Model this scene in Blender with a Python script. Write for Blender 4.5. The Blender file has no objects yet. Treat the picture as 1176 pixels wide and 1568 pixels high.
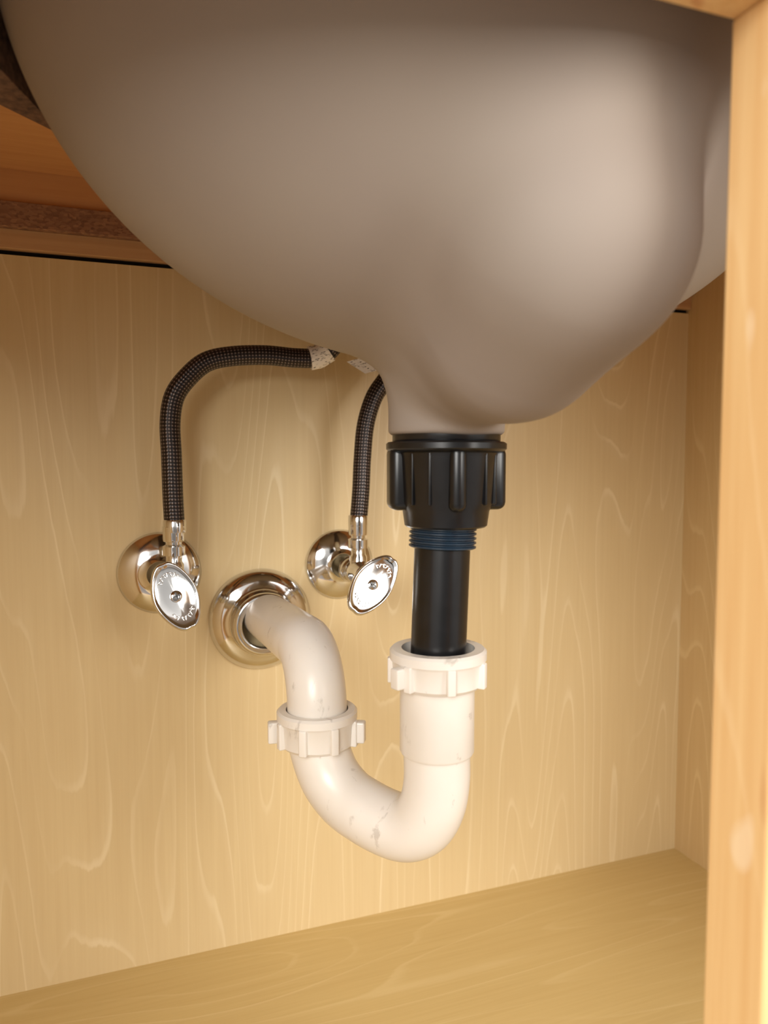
import bpy, bmesh, math
import numpy as np
from mathutils import Vector, Matrix

scene = bpy.context.scene
try:
    scene.view_settings.view_transform = 'Standard'
except Exception:
    pass

# ------------------------------------------------------------------ helpers
def link(ob, parent=None):
    scene.collection.objects.link(ob)
    if parent is not None:
        ob.parent = parent
    return ob

def empty(name, loc=(0, 0, 0)):
    e = bpy.data.objects.new(name, None)
    e.empty_display_size = 0.02
    scene.collection.objects.link(e)
    return e

def mesh_ob(name, verts, faces, mat=None, smooth=True, parent=None, uvs=None):
    me = bpy.data.meshes.new(name)
    me.from_pydata([tuple(v) for v in verts], [], faces)
    if uvs is not None:
        uvl = me.uv_layers.new(name="UVMap")
        for li, uv in enumerate(uvs):
            uvl.data[li].uv = uv
    me.update()
    if smooth:
        for p in me.polygons:
            p.use_smooth = True
    ob = bpy.data.objects.new(name, me)
    if mat:
        me.materials.append(mat)
    return link(ob, parent)

def fix_normals(ob):
    bm = bmesh.new(); bm.from_mesh(ob.data)
    bmesh.ops.recalc_face_normals(bm, faces=bm.faces)
    bm.to_mesh(ob.data); bm.free()

def frame_for(d):
    d = Vector(d).normalized()
    up = Vector((0, 0, 1)) if abs(d.z) < 0.9 else Vector((1, 0, 0))
    a = d.cross(up).normalized()
    b = d.cross(a).normalized()
    return d, a, b

def lathe(name, prof, origin, axis, mat, parent=None, seg=72, sharp=35, closed=False):
    """prof: list of (radius, distance along axis)."""
    d, a, b = frame_for(axis)
    o = Vector(origin)
    verts, faces = [], []
    n = len(prof)
    for (r, h) in prof:
        for j in range(seg):
            t = 2 * math.pi * j / seg
            verts.append(o + d * h + (a * math.cos(t) + b * math.sin(t)) * max(r, 1e-5))
    rng = n if closed else n - 1
    for i in range(rng):
        i2 = (i + 1) % n
        for j in range(seg):
            k = (j + 1) % seg
            faces.append((i * seg + j, i * seg + k, i2 * seg + k, i2 * seg + j))
    ob = mesh_ob(name, verts, faces, mat, True, parent)
    fix_normals(ob)
    ob.data.set_sharp_from_angle(angle=math.radians(sharp))
    return ob

def catmull(pts, per=12):
    P = [Vector(p) for p in pts]
    P = [P[0] * 2 - P[1]] + P + [P[-1] * 2 - P[-2]]
    out = []
    for i in range(1, len(P) - 2):
        for s in range(per):
            t = s / per
            p0, p1, p2, p3 = P[i - 1], P[i], P[i + 1], P[i + 2]
            out.append(0.5 * ((2 * p1) + (-p0 + p2) * t + (2 * p0 - 5 * p1 + 4 * p2 - p3) * t * t
                              + (-p0 + 3 * p1 - 3 * p2 + p3) * t ** 3))
    out.append(P[-2])
    return out

def tube(name, path, radius, mat, parent=None, seg=40, cap=True):
    path = [Vector(p) for p in path]
    n = len(path)
    rad = radius if isinstance(radius, (list, tuple)) else [radius] * n
    tang = []
    for i in range(n):
        a = path[max(i - 1, 0)]; b = path[min(i + 1, n - 1)]
        tang.append((b - a).normalized())
    _, A, B = frame_for(tang[0])
    verts = []; L = [0.0]
    for i in range(1, n):
        L.append(L[-1] + (path[i] - path[i - 1]).length)
    for i in range(n):
        t = tang[i]
        A = (A - t * A.dot(t)).normalized()
        B = t.cross(A).normalized()
        for j in range(seg):
            th = 2 * math.pi * j / seg
            verts.append(path[i] + (A * math.cos(th) + B * math.sin(th)) * rad[i])
    faces = []; uvs = []
    for i in range(n - 1):
        for j in range(seg):
            k = (j + 1) % seg
            faces.append((i * seg + j, i * seg + k, (i + 1) * seg + k, (i + 1) * seg + j))
            u0, u1 = j / seg, (j + 1) / seg
            uvs += [(u0, L[i]), (u1, L[i]), (u1, L[i + 1]), (u0, L[i + 1])]
    if cap:
        f = tuple(range(seg)); faces.append(f[::-1]); uvs += [(0, 0)] * seg
        f = tuple((n - 1) * seg + j for j in range(seg)); faces.append(f); uvs += [(0, 0)] * seg
    ob = mesh_ob(name, verts, faces, mat, True, parent, uvs)
    fix_normals(ob)
    ob.data.set_sharp_from_angle(angle=math.radians(50))
    return ob

def box_bm(bm, lo, hi, M=None, bevel=0.0):
    r = bmesh.ops.create_cube(bm, size=1.0)
    vs = r['verts']
    for v in vs:
        v.co = Vector((lo[0] + (v.co.x + .5) * (hi[0] - lo[0]),
                       lo[1] + (v.co.y + .5) * (hi[1] - lo[1]),
                       lo[2] + (v.co.z + .5) * (hi[2] - lo[2])))
    if bevel > 0:
        es = list({e for v in vs for e in v.link_edges})
        rb = bmesh.ops.bevel(bm, geom=es, offset=bevel, segments=4, profile=0.5, affect='EDGES')
        vs = list({v for f in rb['faces'] for v in f.verts} | {v for v in vs if v.is_valid})
    if M is not None:
        bmesh.ops.transform(bm, matrix=M, verts=vs)

def boxes(name, items, mat, parent=None, smooth=False):
    """items: list of (lo, hi, matrix|None, bevel)"""
    me = bpy.data.meshes.new(name)
    bm = bmesh.new()
    for it in items:
        b2 = bmesh.new()
        box_bm(b2, it[0], it[1], it[2] if len(it) > 2 else None, it[3] if len(it) > 3 else 0)
        tmp = bpy.data.meshes.new("tmp"); b2.to_mesh(tmp); b2.free()
        bm.from_mesh(tmp); bpy.data.meshes.remove(tmp)
    bm.to_mesh(me); bm.free()
    ob = bpy.data.objects.new(name, me)
    me.materials.append(mat)
    if smooth:
        for p in me.polygons: p.use_smooth = True
        me.set_sharp_from_angle(angle=math.radians(40))
    return link(ob, parent)

# ------------------------------------------------------------------ materials
def srgb(r, g, b):
    f = lambda c: (c / 255 / 12.92) if c / 255 <= 0.04045 else ((c / 255 + 0.055) / 1.055) ** 2.4
    return (f(r), f(g), f(b), 1)

class NT:
    def __init__(self, name):
        self.m = bpy.data.materials.new(name); self.m.use_nodes = True
        self.t = self.m.node_tree; self.n = self.t.nodes; self.l = self.t.links
        self.b = self.n['Principled BSDF']
    def node(self, typ, **kw):
        nd = self.n.new(typ)
        for k, v in kw.items(): setattr(nd, k, v)
        return nd
    def conn(self, a, b): self.l.new(a, b)
    def math(self, op, a, b=None, c=None):
        nd = self.node('ShaderNodeMath', operation=op)
        for i, x in enumerate((a, b, c)):
            if x is None: continue
            if isinstance(x, (int, float)): nd.inputs[i].default_value = x
            else: self.conn(x, nd.inputs[i])
        return nd.outputs[0]
    def coords(self, scale, kind='Object', rot=(0, 0, 0), loc=(0, 0, 0)):
        tc = self.node('ShaderNodeTexCoord'); mp = self.node('ShaderNodeMapping')
        mp.inputs['Scale'].default_value = scale
        mp.inputs['Rotation'].default_value = rot
        mp.inputs['Location'].default_value = loc
        self.conn(tc.outputs[kind], mp.inputs[0])
        return mp.outputs[0]
    def noise(self, vec, scale=1, detail=3, rough=.5, dist=0):
        nd = self.node('ShaderNodeTexNoise')
        nd.inputs['Scale'].default_value = scale
        nd.inputs['Detail'].default_value = detail
        nd.inputs['Roughness'].default_value = rough
        nd.inputs['Distortion'].default_value = dist
        self.conn(vec, nd.inputs['Vector'])
        return nd.outputs[0]
    def ramp(self, fac, stops):
        nd = self.node('ShaderNodeValToRGB')
        cr = nd.color_ramp
        while len(cr.elements) > 1: cr.elements.remove(cr.elements[0])
        cr.elements[0].position = stops[0][0]; cr.elements[0].color = stops[0][1]
        for p, c in stops[1:]:
            e = cr.elements.new(p); e.color = c
        self.conn(fac, nd.inputs[0])
        return nd.outputs[0]
    def mix(self, fac, a, b, mode='MIX'):
        nd = self.node('ShaderNodeMix', data_type='RGBA', blend_type=mode)
        if isinstance(fac, (int, float)): nd.inputs[0].default_value = fac
        else: self.conn(fac, nd.inputs[0])
        for i, x in ((6, a), (7, b)):
            if isinstance(x, tuple): nd.inputs[i].default_value = x
            else: self.conn(x, nd.inputs[i])
        return nd.outputs[2]
    def bump(self, h, strength=.2, dist=.001):
        nd = self.node('ShaderNodeBump')
        nd.inputs['Strength'].default_value = strength
        nd.inputs['Distance'].default_value = dist
        self.conn(h, nd.inputs['Height'])
        self.conn(nd.outputs[0], self.b.inputs['Normal'])
    def set(self, **kw):
        for k, v in kw.items():
            self.b.inputs[k.replace('_', ' ')].default_value = v

W = (1, 1, 1, 1); K = (0, 0, 0, 1)

def wood(name, base, line, dark, sc_cath, sc_fine, rings=16, rough=.42, line_amt=.6, loc=(0, 0, 0)):
    t = NT(name)
    v1 = t.coords(sc_cath, loc=loc)
    jag = t.noise(t.coords(tuple(s * 9 for s in sc_cath)), 1, 3)
    n1 = t.noise(v1, 1, 1.0, .4, .1)
    n1 = t.math('ADD', n1, t.math('MULTIPLY', jag, .012))
    r = t.math('MULTIPLY', n1, rings)
    fr = t.math('FRACT', r)
    mask = t.ramp(fr, [(0, K), (.55, K), (.86, (.2, .2, .2, 1)), (.93, W), (.965, W), (1, K)])
    brk = t.noise(t.coords(tuple(s * 2.1 for s in sc_cath), loc=(3, 5, 1)), 1, 2)
    mask = t.math('MULTIPLY', mask, t.ramp(brk, [(.36, (.15, .15, .15, 1)), (.6, W)]))
    fine = t.noise(t.coords(sc_fine), 1, 4, .6)
    blot = t.noise(t.coords((3.5, 3.5, 2.2)), 1, 3)
    c = t.mix(t.ramp(fine, [(.3, K), (.7, W)]), dark, base)
    c = t.mix(t.math('MULTIPLY', t.ramp(blot, [(.35, K), (.7, W)]), .3), c, dark)
    c = t.mix(t.math('MULTIPLY', mask, line_amt), c, line)
    t.conn(c, t.b.inputs['Base Color'])
    t.set(Roughness=rough)
    t.b.inputs['Specular IOR Level'].default_value = .3
    t.bump(fine, .04, .0005)
    return t

M_WALL = wood('maple_back', srgb(219, 197, 152), srgb(238, 221, 184), srgb(213, 189, 144), (13, 13, 1.35), (240, 240, 6), rings=18, line_amt=.55).m
M_SIDE = wood('maple_side', srgb(212, 185, 138), srgb(226, 204, 158), srgb(204, 175, 128), (13, 13, 1.35), (240, 240, 6), rings=18, loc=(2, 3, 4)).m
M_FLOOR = wood('maple_floor', srgb(210, 185, 128), srgb(228, 207, 156), srgb(202, 175, 118), (1.6, 11, 11), (8, 260, 240), rings=16, line_amt=.4).m
M_CEIL = wood('warm_panel', srgb(212, 160, 108), srgb(218, 170, 118), srgb(202, 148, 98), (2, 9, 9), (8, 200, 200), line_amt=.2).m
t = wood('frame_maple', srgb(236, 200, 144), srgb(244, 214, 164), srgb(224, 180, 122), (12, 12, 1.6), (200, 200, 6), line_amt=.3, rough=.35)
sp = t.noise(t.coords((60, 60, 22)), 1, 1)
src = t.b.inputs['Base Color'].links[0].from_socket
c = t.mix(t.math('MULTIPLY', t.ramp(sp, [(.68, K), (.74, W)]), .45), src, srgb(250, 230, 198))
kn = t.noise(t.coords((90, 90, 14), loc=(4, 2, 7)), 1, 1)
c = t.mix(t.math('MULTIPLY', t.ramp(kn, [(.70, K), (.78, W)]), .6), c, srgb(196, 130, 80))
t.conn(c, t.b.inputs['Base Color'])
M_FRAME = t.m

t = NT('particle_board')
vo = t.node('ShaderNodeTexVoronoi'); vo.inputs['Scale'].default_value = 1
t.conn(t.coords((330, 330, 600)), vo.inputs['Vector'])
c = t.ramp(vo.outputs['Color'], [(0, srgb(118, 84, 64)), (.5, srgb(142, 104, 80)), (1, srgb(170, 128, 98))])
t.conn(c, t.b.inputs['Base Color']); t.set(Roughness=.85); t.bump(vo.outputs['Distance'], .2, .0005)
M_PART = t.m
t = NT('dark_board')
n = t.noise(t.coords((300, 300, 300)), 1, 3)
t.conn(t.ramp(n, [(.3, srgb(66, 46, 38)), (.7, srgb(112, 82, 64))]), t.b.inputs['Base Color']); t.set(Roughness=.85)
M_DARK = t.m
t = NT('cleat_wood')
n = t.noise(t.coords((6, 100, 200)), 1, 3)
t.conn(t.ramp(n, [(.3, srgb(190, 148, 106)), (.7, srgb(206, 166, 122))]), t.b.inputs['Base Color']); t.set(Roughness=.6)
M_CLEAT = t.m
t = NT('gap_shade'); n = t.noise(t.coords((50, 50, 50)), 1, 2)
t.conn(t.ramp(n, [(0, srgb(10, 8, 8)), (1, srgb(20, 16, 14))]), t.b.inputs['Base Color']); t.set(Roughness=1)
M_GAP = t.m
t = NT('countertop_stone'); n = t.noise(t.coords((30, 30, 30)), 1, 6)
t.conn(t.ramp(n, [(.3, srgb(190, 180, 165)), (.7, srgb(222, 214, 200))]), t.b.inputs['Base Color']); t.set(Roughness=.3)
M_STONE = t.m

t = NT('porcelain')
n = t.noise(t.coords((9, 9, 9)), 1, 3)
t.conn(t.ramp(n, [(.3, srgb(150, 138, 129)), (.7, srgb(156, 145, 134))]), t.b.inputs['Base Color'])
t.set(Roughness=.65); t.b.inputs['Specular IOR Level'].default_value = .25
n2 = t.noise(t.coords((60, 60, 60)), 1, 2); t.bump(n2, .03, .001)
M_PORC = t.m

t = NT('white_pvc')
n = t.noise(t.coords((16, 16, 16)), 1, 3)
n3 = t.noise(t.coords((75, 75, 45)), 1, 4, .6, .6)
c = t.ramp(n, [(.3, srgb(228, 221, 211)), (.7, srgb(240, 234, 226))])
c = t.mix(t.math('MULTIPLY', t.ramp(n3, [(.63, K), (.70, W)]), .4), c, srgb(156, 144, 130))
t.conn(c, t.b.inputs['Base Color']); t.set(Roughness=.27)
t.b.inputs['Subsurface Weight'].default_value = .08
t.b.inputs['Subsurface Radius'].default_value = (.004, .003, .002)
M_PVC = t.m

t = NT('black_plastic')
n = t.noise(t.coords((80, 80, 80)), 1, 2)
t.conn(t.ramp(n, [(.3, srgb(12, 13, 15)), (.7, srgb(20, 21, 24))]), t.b.inputs['Base Color'])
t.set(Roughness=.28)
M_BLACK = t.m
t = NT('thread_plastic_sheen'); n = t.noise(t.coords((80, 80, 80)), 1, 2)
t.conn(t.ramp(n, [(.3, srgb(26, 40, 54)), (.7, srgb(38, 56, 72))]), t.b.inputs['Base Color']); t.set(Roughness=.25)  # bluish sheen on the thread is painted into the base colour
M_THREAD = t.m

t = NT('chrome')
n = t.noise(t.coords((25, 25, 25)), 1, 3)
t.conn(t.ramp(n, [(.3, srgb(210, 209, 208)), (.7, srgb(226, 225, 224))]), t.b.inputs['Base Color'])
t.set(Metallic=1.0); t.conn(t.ramp(n, [(.3, (.07, .07, .07, 1)), (.8, (.13, .13, .13, 1))]), t.b.inputs['Roughness'])
M_CHROME = t.m

t = NT('braided_sleeve')
tc = t.node('ShaderNodeTexCoord'); sx = t.node('ShaderNodeSeparateXYZ'); t.conn(tc.outputs['UV'], sx.inputs[0])
u = t.math('MULTIPLY', sx.outputs[0], 2 * math.pi * 10)
v = t.math('MULTIPLY', sx.outputs[1], 2 * math.pi * 185)
s1 = t.math('SINE', t.math('ADD', u, v)); s2 = t.math('SINE', t.math('SUBTRACT', u, v))
pr = t.math('MULTIPLY', s1, s2)
pr = t.math('ADD', t.math('MULTIPLY', pr, .5), .5)
c = t.ramp(pr, [(.3, srgb(26, 20, 19)), (.70, srgb(60, 48, 44)), (.93, srgb(136, 122, 114))])  # braid tones; the lightest one is sheen put into the colour
t.conn(c, t.b.inputs['Base Color']); t.set(Roughness=.35, Metallic=.4); t.bump(pr, .5, .0005)
M_HOSE = t.m

t = NT('printed_label')
vo = t.node('ShaderNodeTexBrick')
vo.inputs['Scale'].default_value = 260
vo.inputs['Color1'].default_value = K; vo.inputs['Color2'].default_value = W; vo.inputs['Mortar'].default_value = W
vo.inputs['Mortar Size'].default_value = .04
t.conn(t.coords((1, 1, 1), rot=(math.pi / 2, 0, .3)), vo.inputs['Vector'])
t.conn(t.ramp(vo.outputs['Color'], [(0, srgb(80, 74, 70)), (.4, srgb(240, 236, 232))]), t.b.inputs['Base Color'])
t.set(Roughness=.5)
M_LABEL = t.m

# ------------------------------------------------------------------ cabinet shell
XL, XR, YF, ZC = -0.22, 0.587, -0.445, 0.645
YFF = -.471
ZB = 0.582
ZF = -.0145
boxes('wall_back', [((XL, 0, ZF - .018), (XR, .015, ZB))], M_WALL)
boxes('wall_right', [((XR, YF, ZF - .018), (XR + .018, .015, ZC))], M_SIDE)
boxes('wall_left', [((XL - .018, YF, ZF - .018), (XL, .015, ZC))], M_SIDE)
boxes('floor', [((XL, YF, ZF - .018), (XR, 0, ZF))], M_FLOOR)
boxes('gap_shade_strip', [((XL, .004, ZB), (XR, .015, ZB + .004))], M_GAP)  # black strip standing in for the shade inside the gap
boxes('trim_2', [((XL, -.004, ZB + .004), (XR, .015, ZB + .019), None, .0006)], M_CLEAT)
boxes('trim_3', [((XL, -.010, ZB + .019), (XR, .015, ZB + .038), None, .0006)], M_PART)
boxes('trim_4', [((XL, -.006, ZB + .038), (XR, .015, ZC))], M_CEIL)

CX, CY, CZ = 0.181, -0.258, 0.66
EY = -.264
A_, B_, C_ = 0.229, 0.174, 0.1840

def holed_slab(name, z0, z1, x0, x1, y0, y1, a, b, mat, n=96):
    verts = []; faces = []
    for i in range(n):
        th = 2 * math.pi * i / n
        c, s = math.cos(th), math.sin(th)
        ix, iy = CX + a * c, EY + b * s
        k = 1e9
        if c > 1e-9: k = min(k, (x1 - CX) / c)
        if c < -1e-9: k = min(k, (x0 - CX) / c)
        if s > 1e-9: k = min(k, (y1 - EY) / s)
        if s < -1e-9: k = min(k, (y0 - EY) / s)
        ox, oy = CX + k * c, EY + k * s
        verts += [(ix, iy, z0), (ox, oy, z0), (ix, iy, z1), (ox, oy, z1)]
    for i in range(n):
        a0 = 4 * i; b0 = 4 * ((i + 1) % n)
        faces += [(a0, a0 + 1, b0 + 1, b0), (a0 + 2, b0 + 2, b0 + 3, a0 + 3),
                  (a0, b0, b0 + 2, a0 + 2), (a0 + 1, a0 + 3, b0 + 3, b0 + 1)]
    ob = mesh_ob(name, verts, faces, mat, False)
    fix_normals(ob)
    return ob
holed_slab('ceiling', ZC, ZC + .012, XL - .018, XR + .018, YFF, .015, A_ + .001, B_ + .003, M_CEIL)
holed_slab('countertop', ZC + .012, ZC + .032, XL - .03, XR + .03, -.49, .015, A_ + .001, B_ + .003, M_STONE)

# diagonal corner brace beneath the counter (45 degrees)
zb0, zb1 = .602, ZC
poly = [(-.22, -.388), (-.022, -.190), (-.052, -.275), (-.22, -.4427)]
vs = [(x, y, zb0) for x, y in poly] + [(x, y, zb1) for x, y in poly]
ob = mesh_ob('corner_brace', vs, [(0, 1, 2, 3), (7, 6, 5, 4), (0, 4, 5, 1), (1, 5, 6, 2), (2, 6, 7, 3), (3, 7, 4, 0)], M_DARK, False)
fix_normals(ob)

# face frame
ZR = .570
boxes('cabinet_face_frame', [
    ((XL - .018, YFF, ZR), (XR + .018, YF, ZC), None, .0012),
    ((XL - .018, YFF, ZF - .045), (XR + .018, YF, ZF - .0005), None, .0012),
    ((XL - .018, YFF, ZF), (XL + .03, YF, ZR), None, .0012),
    ((XR - .03, YFF, ZF), (XR + .018, YF, ZR), None, .0012),
    ((.200, YFF, ZF), (.245, YF, ZR), None, .0012),
], M_FRAME)

# ------------------------------------------------------------------ sink basin
def sd_ell(P):
    r = np.array([A_, B_, C_]); q = P - np.array([CX, EY, CZ])
    k0 = np.linalg.norm(q / r, axis=1); k1 = np.linalg.norm(q / (r * r), axis=1)
    return k0 * (k0 - 1) / np.maximum(k1, 1e-6)
def sd_cap(P, a, b, ra, rb, sx=1.0):
    a = np.array(a); b = np.array(b)
    ba = b - a; h = np.clip(((P - a) @ ba) / (ba @ ba), 0, 1)
    return np.linalg.norm(P - a - h[:, None] * ba, axis=1) - (ra + (rb - ra) * h)
def sd_cyl(P, z0, z1, r, rnd=.003):
    d = np.linalg.norm(P[:, :2] - np.array([CX, CY]), axis=1) - (r - rnd)
    zc = (z0 + z1) / 2; h = np.abs(P[:, 2] - zc) - ((z1 - z0) / 2 - rnd)
    return np.minimum(np.maximum(d, h), 0) + np.hypot(np.maximum(d, 0), np.maximum(h, 0)) - rnd
def smin(a, b, k):
    h = np.clip(.5 + .5 * (b - a) / k, 0, 1)
    return b + (a - b) * h - k * h * (1 - h)
def sdf(P):
    d = sd_ell(P)
    ch = sd_cap(P, (CX, -.264, .4715), (CX, -.335, .484), .0325, .040)
    ch = smin(ch, sd_cap(P, (CX, -.335, .484), (CX, -.376, .514), .040, .045), .012)
    ch = smin(ch, sd_cap(P, (CX, -.376, .514), (CX, -.362, .62), .045, .056), .03)
    bo = sd_cyl(P, .4365, .53, .0335)
    d2 = smin(d, ch, .032)
    return smin(d2, smin(bo, ch, .010), .006)

nth = 240
phis = np.concatenate([np.linspace(0, 7.5, 10, endpoint=False), np.linspace(7.5, 14, 60, endpoint=False),
                       np.linspace(14, 30, 50, endpoint=False), np.linspace(30, 90, 90)]) * math.pi / 180
nph = len(phis)
TH, PH = np.meshgrid(np.linspace(0, 2 * math.pi, nth, endpoint=False), phis)
D = np.stack([np.sin(PH) * np.cos(TH), np.sin(PH) * np.sin(TH), -np.cos(PH)], -1).reshape(-1, 3)
C0 = np.array([CX, CY, CZ])
t0 = np.full(len(D), .34); hi = t0.copy(); lo = np.zeros(len(D)); found = np.zeros(len(D), bool)
tt = t0.copy()
step = .002
for i in range(130):
    tn = tt - step
    dd = sdf(C0 + D * tn[:, None])
    hit = (dd < 0) & (~found)
    lo[hit] = tn[hit]; hi[hit] = tt[hit]; found |= hit
    tt = np.where(found, tt, tn)
for i in range(14):
    m = (lo + hi) / 2
    dd = sdf(C0 + D * m[:, None])
    ins = dd < 0
    lo = np.where(ins, m, lo); hi = np.where(ins, hi, m)
V = (C0 + D * ((lo + hi) / 2)[:, None]).reshape(nph, nth, 3)
rings = [V[i] for i in range(nph)]
def ring(a, b, z):
    th = np.linspace(0, 2 * math.pi, nth, endpoint=False)
    return np.stack([CX + a * np.cos(th), EY + b * np.sin(th), np.full(nth, z)], -1)
rings += [ring(A_ - .001, B_, .6775), ring(A_ + .018, B_ + .014, .6775), ring(A_ + .02, B_ + .016, .681),
          ring(A_ + .016, B_ + .012, .687), ring(A_ - .008, B_ - .008, .687), ring(A_ - .014, B_ - .014, .682)]
for ph in np.linspace(88, 8, 40) * math.pi / 180:
    th = np.linspace(0, 2 * math.pi, nth, endpoint=False)
    a, b, c = A_ - .015, B_ - .015, C_ - .014
    rings.append(np.stack([CX + a * math.sin(ph) * np.cos(th), EY + b * math.sin(ph) * np.sin(th),
                           np.full(nth, CZ - c * math.cos(ph))], -1))
verts = np.concatenate(rings).tolist()
faces = []
for i in range(len(rings) - 1):
    for j in range(nth):
        k = (j + 1) % nth
        faces.append((i * nth + j, (i + 1) * nth + j, (i + 1) * nth + k, i * nth + k))
faces.append(tuple((len(rings) - 1) * nth + j for j in range(nth)))
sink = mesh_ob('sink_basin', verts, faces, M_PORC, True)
bm = bmesh.new(); bm.from_mesh(sink.data)
bmesh.ops.remove_doubles(bm, verts=bm.verts, dist=1e-5)
bmesh.ops.recalc_face_normals(bm, faces=bm.faces)
bm.to_mesh(sink.data); bm.free()

# ------------------------------------------------------------------ drain (black)
TX = .036
AX = Vector((TX, 0, 1))
DX, DY = CX, CY
def axo(x):
    return (x - TX * .43, DY, 0)
drain = empty('sink_drain')
Z = (0, 0, 1)
lathe('gasket', [(0, .4385), (.0300, .4385), (.0312, .437), (.0312, .433), (.030, .431), (0, .431)], (DX, DY, 0), Z, M_BLACK, drain)
lathe('locknut', [(.0, .4325), (.0335, .4325), (.0348, .4315), (.0348, .4285), (.0335, .4272), (.0300, .4262),
                  (.0294, .424), (.0282, .398), (.0252, .3930), (.0240, .3845), (.0228, .3835), (0, .3835)], (DX, DY, 0), Z, M_BLACK, drain)
items = []
for k in range(4):
    ang = math.radians(-101.8 + k * 90)
    M = Matrix.Translation((DX, DY, 0)) @ Matrix.Rotation(ang, 4, 'Z')
    hw = .0050 if k == 0 else .0100
    items.append(((.016, -hw, .3935), (.0340 if k else .0322, hw, .4300), M, .0046))
boxes('nut_lugs', items, M_BLACK, drain, True)
items = []
for k in range(8):
    ang = math.radians(-101.8 + 90 * (k // 2) + (37 if k % 2 else -31))
    M = Matrix.Translation((DX, DY, 0)) @ Matrix.Rotation(ang, 4, 'Z')
    items.append(((.020, -.0010, .397), (.0299, .0010, .4290), M, .0007))
boxes('nut_ribs', items, M_BLACK, drain, True)
prof = [(0, .386)]
z = .384
for k in range(5):
    prof += [(.0183, z), (.0196, z - .0007), (.0196, z - .0015), (.0183, z - .0022)]
    z -= .0026
prof += [(0, z)]
lathe('thread', prof, axo(CX), AX, M_THREAD, drain, sharp=60)
lathe('tailpiece', [(0, .385), (.0163, .385), (.0163, .290), (.0145, .290), (0, .290)], axo(CX), AX, M_BLACK, drain)

# ------------------------------------------------------------------ p-trap
trap = empty('p_trap')
LX, LY = .122, -.186
TXX = CX - .0050
zA, rb = .295, .036
path = [(.121, .004, zA - .008), (.121, -.03, zA - .006), (.121, -.08, zA - .003), (.1215, LY + rb + .01, zA - .0005), (.1215, LY + rb, zA)]
path = [Vector(p) for p in path]
for i in range(1, 17):
    a = math.pi / 2 * i / 16
    path.append(Vector((LX, LY + rb - rb * math.sin(a), zA - rb + rb * math.cos(a))))
path.append(Vector((LX, LY, .235)))
tube('trap_arm', path, .0196, M_PVC, trap, 56)
fz = [(0, .256), (.0, .243), (.035, .230), (.12, .2155), (.26, .2050), (.42, .2000), (.60, .197), (.76, .1975), (.89, .2045), (.97, .2175), (1.0, .233), (1.0, .248), (1.0, .262)]
Lp = Vector((LX, LY, 0)); Rp = Vector((TXX, DY, 0))
path = catmull([Lp.lerp(Rp, f) + Vector((0, 0, z)) for f, z in fz], 8)
tube('u_bend', path, .0197, M_PVC, trap, 56)
lathe('socket_sleeve', [(.0185, .2500), (.0212, .2500), (.0220, .2515), (.0220, .294), (.0195, .294)], (TXX, DY, 0), Z, M_PVC, trap)

def slip_nut(name, x, y, z0, z1, ro, ri, lugs, wings, phase):
    lathe(name, [(ri, z1), (ro - .0015, z1), (ro, z1 - .0015), (ro, z1 - .006), (ro - .0015, z1 - .008),
                 (ro - .0022, z0 + .002), (ro - .004, z0), (ri - .001, z0), (ri - .001, z0 + .008), (ri, z1 - .006)],
          (x, y, 0), Z, M_PVC, trap, closed=True)
    items = []
    for k in range(lugs):
        ang = phase + 2 * math.pi * k / lugs
        M = Matrix.Translation((x, y, 0)) @ Matrix.Rotation(ang, 4, 'Z')
        items.append(((ro - .006, -.0026, z0 + .001), (ro + .0012, .0026, z1 - .006), M, .001))
    for ang in wings:
        M = Matrix.Translation((x, y, 0)) @ Matrix.Rotation(ang, 4, 'Z')
        items.append(((ro - .006, -.0035, z0 + .003), (ro + .0058, .0035, z1 - .007), M, .0013))
    boxes(name + '_lugs', items, M_PVC, trap, True)
slip_nut('slip_nut_inlet', TXX + .0005, DY, .2905, .3125, .0285, .0215, 7, [math.radians(200)], math.radians(4))
slip_nut('slip_nut_outlet', LX, LY, .2355, .2595, .0265, .0205, 8, [math.radians(172), math.radians(-30)], math.radians(10))
lathe('escutcheon', [(.0447, 0), (.0451, .002), (.044, .0045), (.040, .009), (.035, .0115), (.0300, .0125), (.0282, .014),
                     (.0276, .018), (.0276, .026), (.0266, .0285), (.0238, .0295), (.0205, .0285), (.0198, .024)],
      (.119, 0, .2825), (0, -1, 0), M_CHROME, trap, 96, 60)

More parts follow.
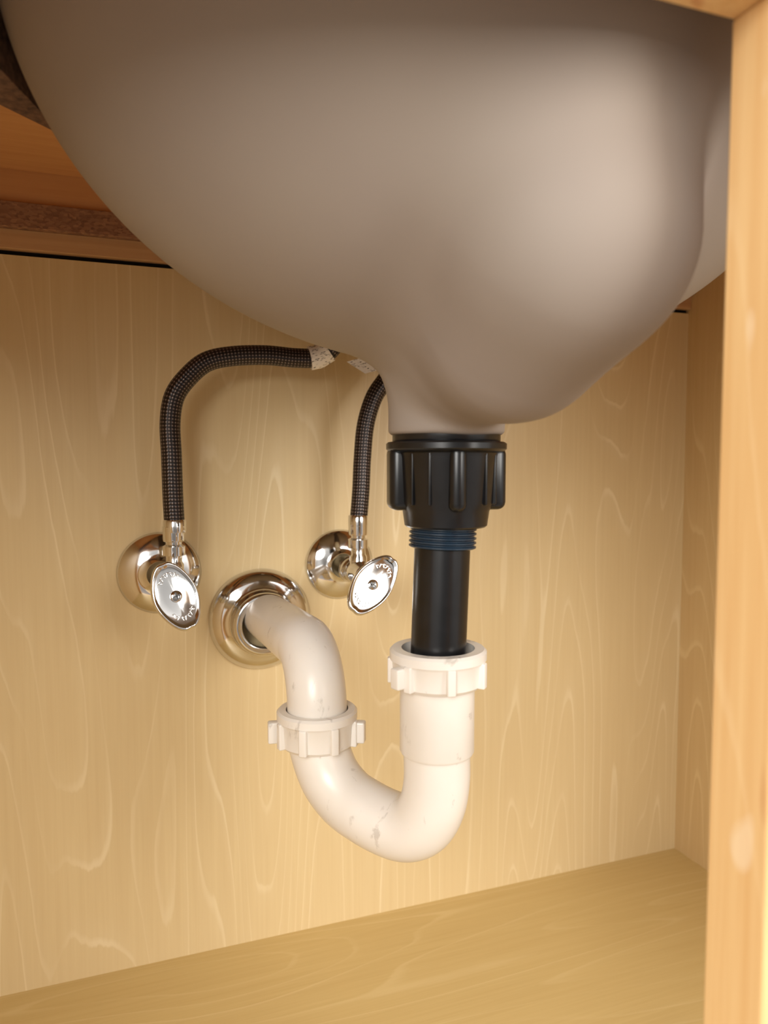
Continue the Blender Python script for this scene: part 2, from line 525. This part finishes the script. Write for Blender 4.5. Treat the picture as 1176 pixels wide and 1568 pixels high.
# ------------------------------------------------------------------ shutoff valves
def oval_handle(name, c, normal, roll, a, b, parent):
    n = Vector(normal).normalized()
    up = Vector((0, 0, 1)); x = up.cross(n).normalized(); y = n.cross(x)
    Rr = Matrix((x, y, n)).transposed().to_4x4() @ Matrix.Rotation(roll, 4, 'Z')
    M = Matrix.Translation(c) @ Rr
    prof = [(0, .0034), (.2, .0034), (.5, .0031), (.80, .0029), (.86, .0030), (.90, .0036), (.95, .0036), (.985, .0026), (1.0, .0008), (.985, -.0012), (.90, -.0022), (.6, -.0045), (.3, -.008), (0, -.008)]
    seg = 96; verts = []; faces = []
    def bend(px, py):
        return .12 * py * py / a + 3.5 * px * py
    for (r, h) in prof:
        for j in range(seg):
            t = 2 * math.pi * j / seg
            ra = a * (1 - .03 * math.exp(-(math.sin(t) / .12) ** 2)); rb2 = b * (1 + .03 * math.cos(4 * t))
            px, py = max(r, 1e-4) * rb2 * math.sin(t), max(r, 1e-4) * ra * math.cos(t)
            verts.append(M @ Vector((px, py, h + bend(px, py))))
    for i in range(len(prof) - 1):
        for j in range(seg):
            k = (j + 1) % seg
            faces.append((i * seg + j, i * seg + k, (i + 1) * seg + k, (i + 1) * seg + j))
    ob = mesh_ob(name, verts, faces, M_CHROME, True, parent); fix_normals(ob)
    items = []
    for s in (-1, 1):
        for k in range(-3, 4):
            th = k * .24 + (0 if s > 0 else math.pi)
            px, py = .62 * b * 1.05 * math.sin(th), .64 * a * math.cos(th)
            zz = .0030 + bend(px, py) - .0006
            L = M @ Matrix.Translation((px, py, zz)) @ Matrix.Rotation(-th + (.5 if k % 2 else -.35), 4, 'Z')
            items.append(((-.0005, -.0019, -.001), (.0005, .0019, .0012), L, .0003))
            L2 = M @ Matrix.Translation((px, py + .0012, zz)) @ Matrix.Rotation(-th, 4, 'Z')
            items.append(((-.0014, -.0004, -.001), (.0014, .0004, .0012), L2, .0003))
    boxes(name + '_emboss', items, M_CHROME, parent, True)
    o = M @ Vector((0, 0, 0))
    lathe(name + '_screw', [(0, .0054), (.0031, .0054), (.0043, .0046), (.0045, .003)], o, n, M_CHROME, parent, 32)
    items = [((-.0027, -.0006, .0048), (.0027, .0006, .0057), M, 0), ((-.0006, -.0027, .0048), (.0006, .0027, .0057), M, 0)]
    boxes(name + '_screw_slot', items, M_BLACK, parent)

def valve(name, fx, ox, zc, fr, normal, roll, hc, ha, hb):
    e = empty(name)
    Y = (0, -1, 0)
    lathe('flange', [(fr, 0), (fr + .0003, .0015), (fr - .0015, .0035), (fr - .008, .0075), (fr - .016, .010), (.0115, .011), (.0108, .0125)],
          (fx, 0, zc), Y, M_CHROME, e, 96, 60)
    lathe('stub', [(.008, .0), (.008, .026), (.0105, .027), (.0115, .029), (.0115, .037), (.0105, .039), (.009, .040)], (ox, 0, zc - .001), Y, M_CHROME, e, 6 * 8)
    lathe('body', [(0, .036), (.0085, .037), (.0105, .042), (.0108, .058), (.0088, .062), (.0088, .070), (.006, .072), (.0045, .080), (.0045, -hc[1] - .002), (0, -hc[1] - .002)],
          (ox, 0, zc - .001), Y, M_CHROME, e, 48)
    yo = -.051
    lathe('outlet', [(.0075, .0), (.0075, .014), (.0062, .016), (.0062, .021), (.0088, .0215), (.0088, .0285), (.0062, .030), (.0062, .032),
                     (.0080, .0325), (.0083, .034), (.0083, .044), (.0075, .045), (0, .045)], (ox, yo, zc - .001), Z, M_CHROME, e, 48)
    oval_handle('handle', Vector(hc), normal, roll, ha, hb, e)
    return e
zc = .328
valve('shutoff_valve', .034, .0425, zc, .0342, (.10, -1, .26), math.radians(20), (.0400, -.092, .3225), .0268, .0160)
valve('shutoff_valve.001', .1925, .1945, zc, .0318, (-.02, -1, .26), math.radians(-42), (.1925, -.092, .3225), .0285, .0158)

# ------------------------------------------------------------------ supply hoses
h1 = empty('supply_hose')
p1 = [(.0435, -.051, .368), (.0425, -.051, .395), (.042, -.051, .426), (.0415, -.050, .452), (.045, -.050, .472), (.055, -.050, .487),
      (.070, -.050, .500), (.0908, -.050, .5055), (.1173, -.050, .5075), (.142, -.050, .5065), (.160, -.052, .508), (.172, -.057, .518), (.178, -.062, .54), (.179, -.062, .64)]
tube('braided_sleeve', catmull(p1, 14), .0079, M_HOSE, h1, 32)
lathe('crimp_collar', [(0, 0), (.0086, 0), (.0088, .001), (.0088, .009), (.0082, .010), (0, .010)], (.0435, -.051, .3665), Z, M_CHROME, h1, 40)
tube('printed_tag', [(.153, -.0511, .5066), (.160, -.0520, .5080), (.168, -.0550, .5135)], .0098, M_LABEL, h1, 32)
h2 = empty('supply_hose.001')
p2 = [(.1945, -.051, .368), (.197, -.051, .397), (.1988, -.050, .425), (.2017, -.050, .453), (.2088, -.050, .4755), (.2184, -.050, .490),
      (.2286, -.050, .502), (.238, -.052, .52), (.242, -.056, .56), (.242, -.058, .64)]
tube('braided_sleeve', catmull(p2, 14), .0075, M_HOSE, h2, 32)
lathe('crimp_collar', [(0, 0), (.0082, 0), (.0084, .001), (.0084, .009), (.0078, .010), (0, .010)], (.1945, -.051, .3665), Z, M_CHROME, h2, 40)
mesh_ob('flag_tag', [(.232, -.058, .505), (.198, -.060, .495), (.182, -.060, .504), (.232, -.058, .520)], [(0, 1, 2, 3)], M_LABEL, False, h2)

# ------------------------------------------------------------------ camera
cam = bpy.data.cameras.new('camera'); camo = bpy.data.objects.new('camera', cam); scene.collection.objects.link(camo)
cam.sensor_fit = 'VERTICAL'; cam.sensor_height = 36; cam.sensor_width = 27; cam.lens = 26
cam.clip_start = .01
yaw, pitch, roll = math.radians(20), .065, .0
camo.matrix_world = Matrix.Translation((0, -.65, .42)) @ Matrix.Rotation(-yaw, 4, 'Z') @ Matrix.Rotation(math.pi / 2 - pitch, 4, 'X') @ Matrix.Rotation(roll, 4, 'Z')
cam.dof.use_dof = True; cam.dof.focus_distance = .5; cam.dof.aperture_fstop = 8
scene.camera = camo

# ------------------------------------------------------------------ light : bathroom surroundings + added side fills
# the world stands for the room around the vanity: lit walls to the sides, a
# dimmer zone straight in front of the cabinet (somebody crouches there; shaped to keep light off the bowl), darker floor
w = bpy.data.worlds.new('world'); scene.world = w; w.use_nodes = True
nt = w.node_tree; bg = nt.nodes['Background']; bg.inputs[1].default_value = 1.7
L = nt.links
tc = nt.nodes.new('ShaderNodeTexCoord'); sp = nt.nodes.new('ShaderNodeSeparateXYZ'); L.new(tc.outputs['Generated'], sp.inputs[0])
nz = nt.nodes.new('ShaderNodeTexNoise'); nz.inputs['Scale'].default_value = 2.6; nz.inputs['Detail'].default_value = 1
L.new(tc.outputs['Generated'], nz.inputs['Vector'])
def M2(op, a, b, c=None):
    nd = nt.nodes.new('ShaderNodeMath'); nd.operation = op
    for i, x in enumerate((a, b, c)):
        if x is None: continue
        if isinstance(x, (int, float)): nd.inputs[i].default_value = x
        else: L.new(x, nd.inputs[i])
    return nd.outputs[0]
elev = M2('MULTIPLY_ADD', nz.outputs[0], .8, sp.outputs[2])
rp = nt.nodes.new('ShaderNodeValToRGB'); cr = rp.color_ramp
cr.elements[0].position = .05; cr.elements[0].color = (.36, .31, .27, 1)
cr.elements[1].position = .9; cr.elements[1].color = (1.0, .96, .91, 1)
e = cr.elements.new(.32); e.color = (.45, .41, .37, 1)
e = cr.elements.new(.48); e.color = (.97, .93, .88, 1)
L.new(elev, rp.inputs[0])
front = nt.nodes.new('ShaderNodeMapRange'); front.interpolation_type = 'SMOOTHSTEP'
L.new(sp.outputs[1], front.inputs[0])
front.inputs[1].default_value = -.97; front.inputs[2].default_value = -.72
front.inputs[3].default_value = .38; front.inputs[4].default_value = 1.0
mx = nt.nodes.new('ShaderNodeMix'); mx.data_type = 'RGBA'; mx.blend_type = 'MULTIPLY'; mx.inputs[0].default_value = 1
L.new(rp.outputs[0], mx.inputs[6]); L.new(front.outputs[0], mx.inputs[7]); L.new(mx.outputs[2], bg.inputs[0])
def area(name, loc, target, size, power, col):
    Ld = bpy.data.lights.new(name, 'AREA'); Ld.shape = 'DISK'; Ld.size = size; Ld.energy = power; Ld.color = col
    o = bpy.data.objects.new(name, Ld); scene.collection.objects.link(o)
    o.location = loc
    o.rotation_euler = (Vector(target) - Vector(loc)).to_track_quat('-Z', 'Y').to_euler()
area('side_fill', (-.70, -1.55, .85), (.05, 0, .35), .7, 16, (1, .97, .92))  # unseen fill from the left, added to light the interior past the bowl
area('side_fill.001', (.80, -1.65, .80), (.0, 0, .35), .7, 15, (1, .96, .90))  # matching unseen fill from the right, added for the same purpose
print('DONE')
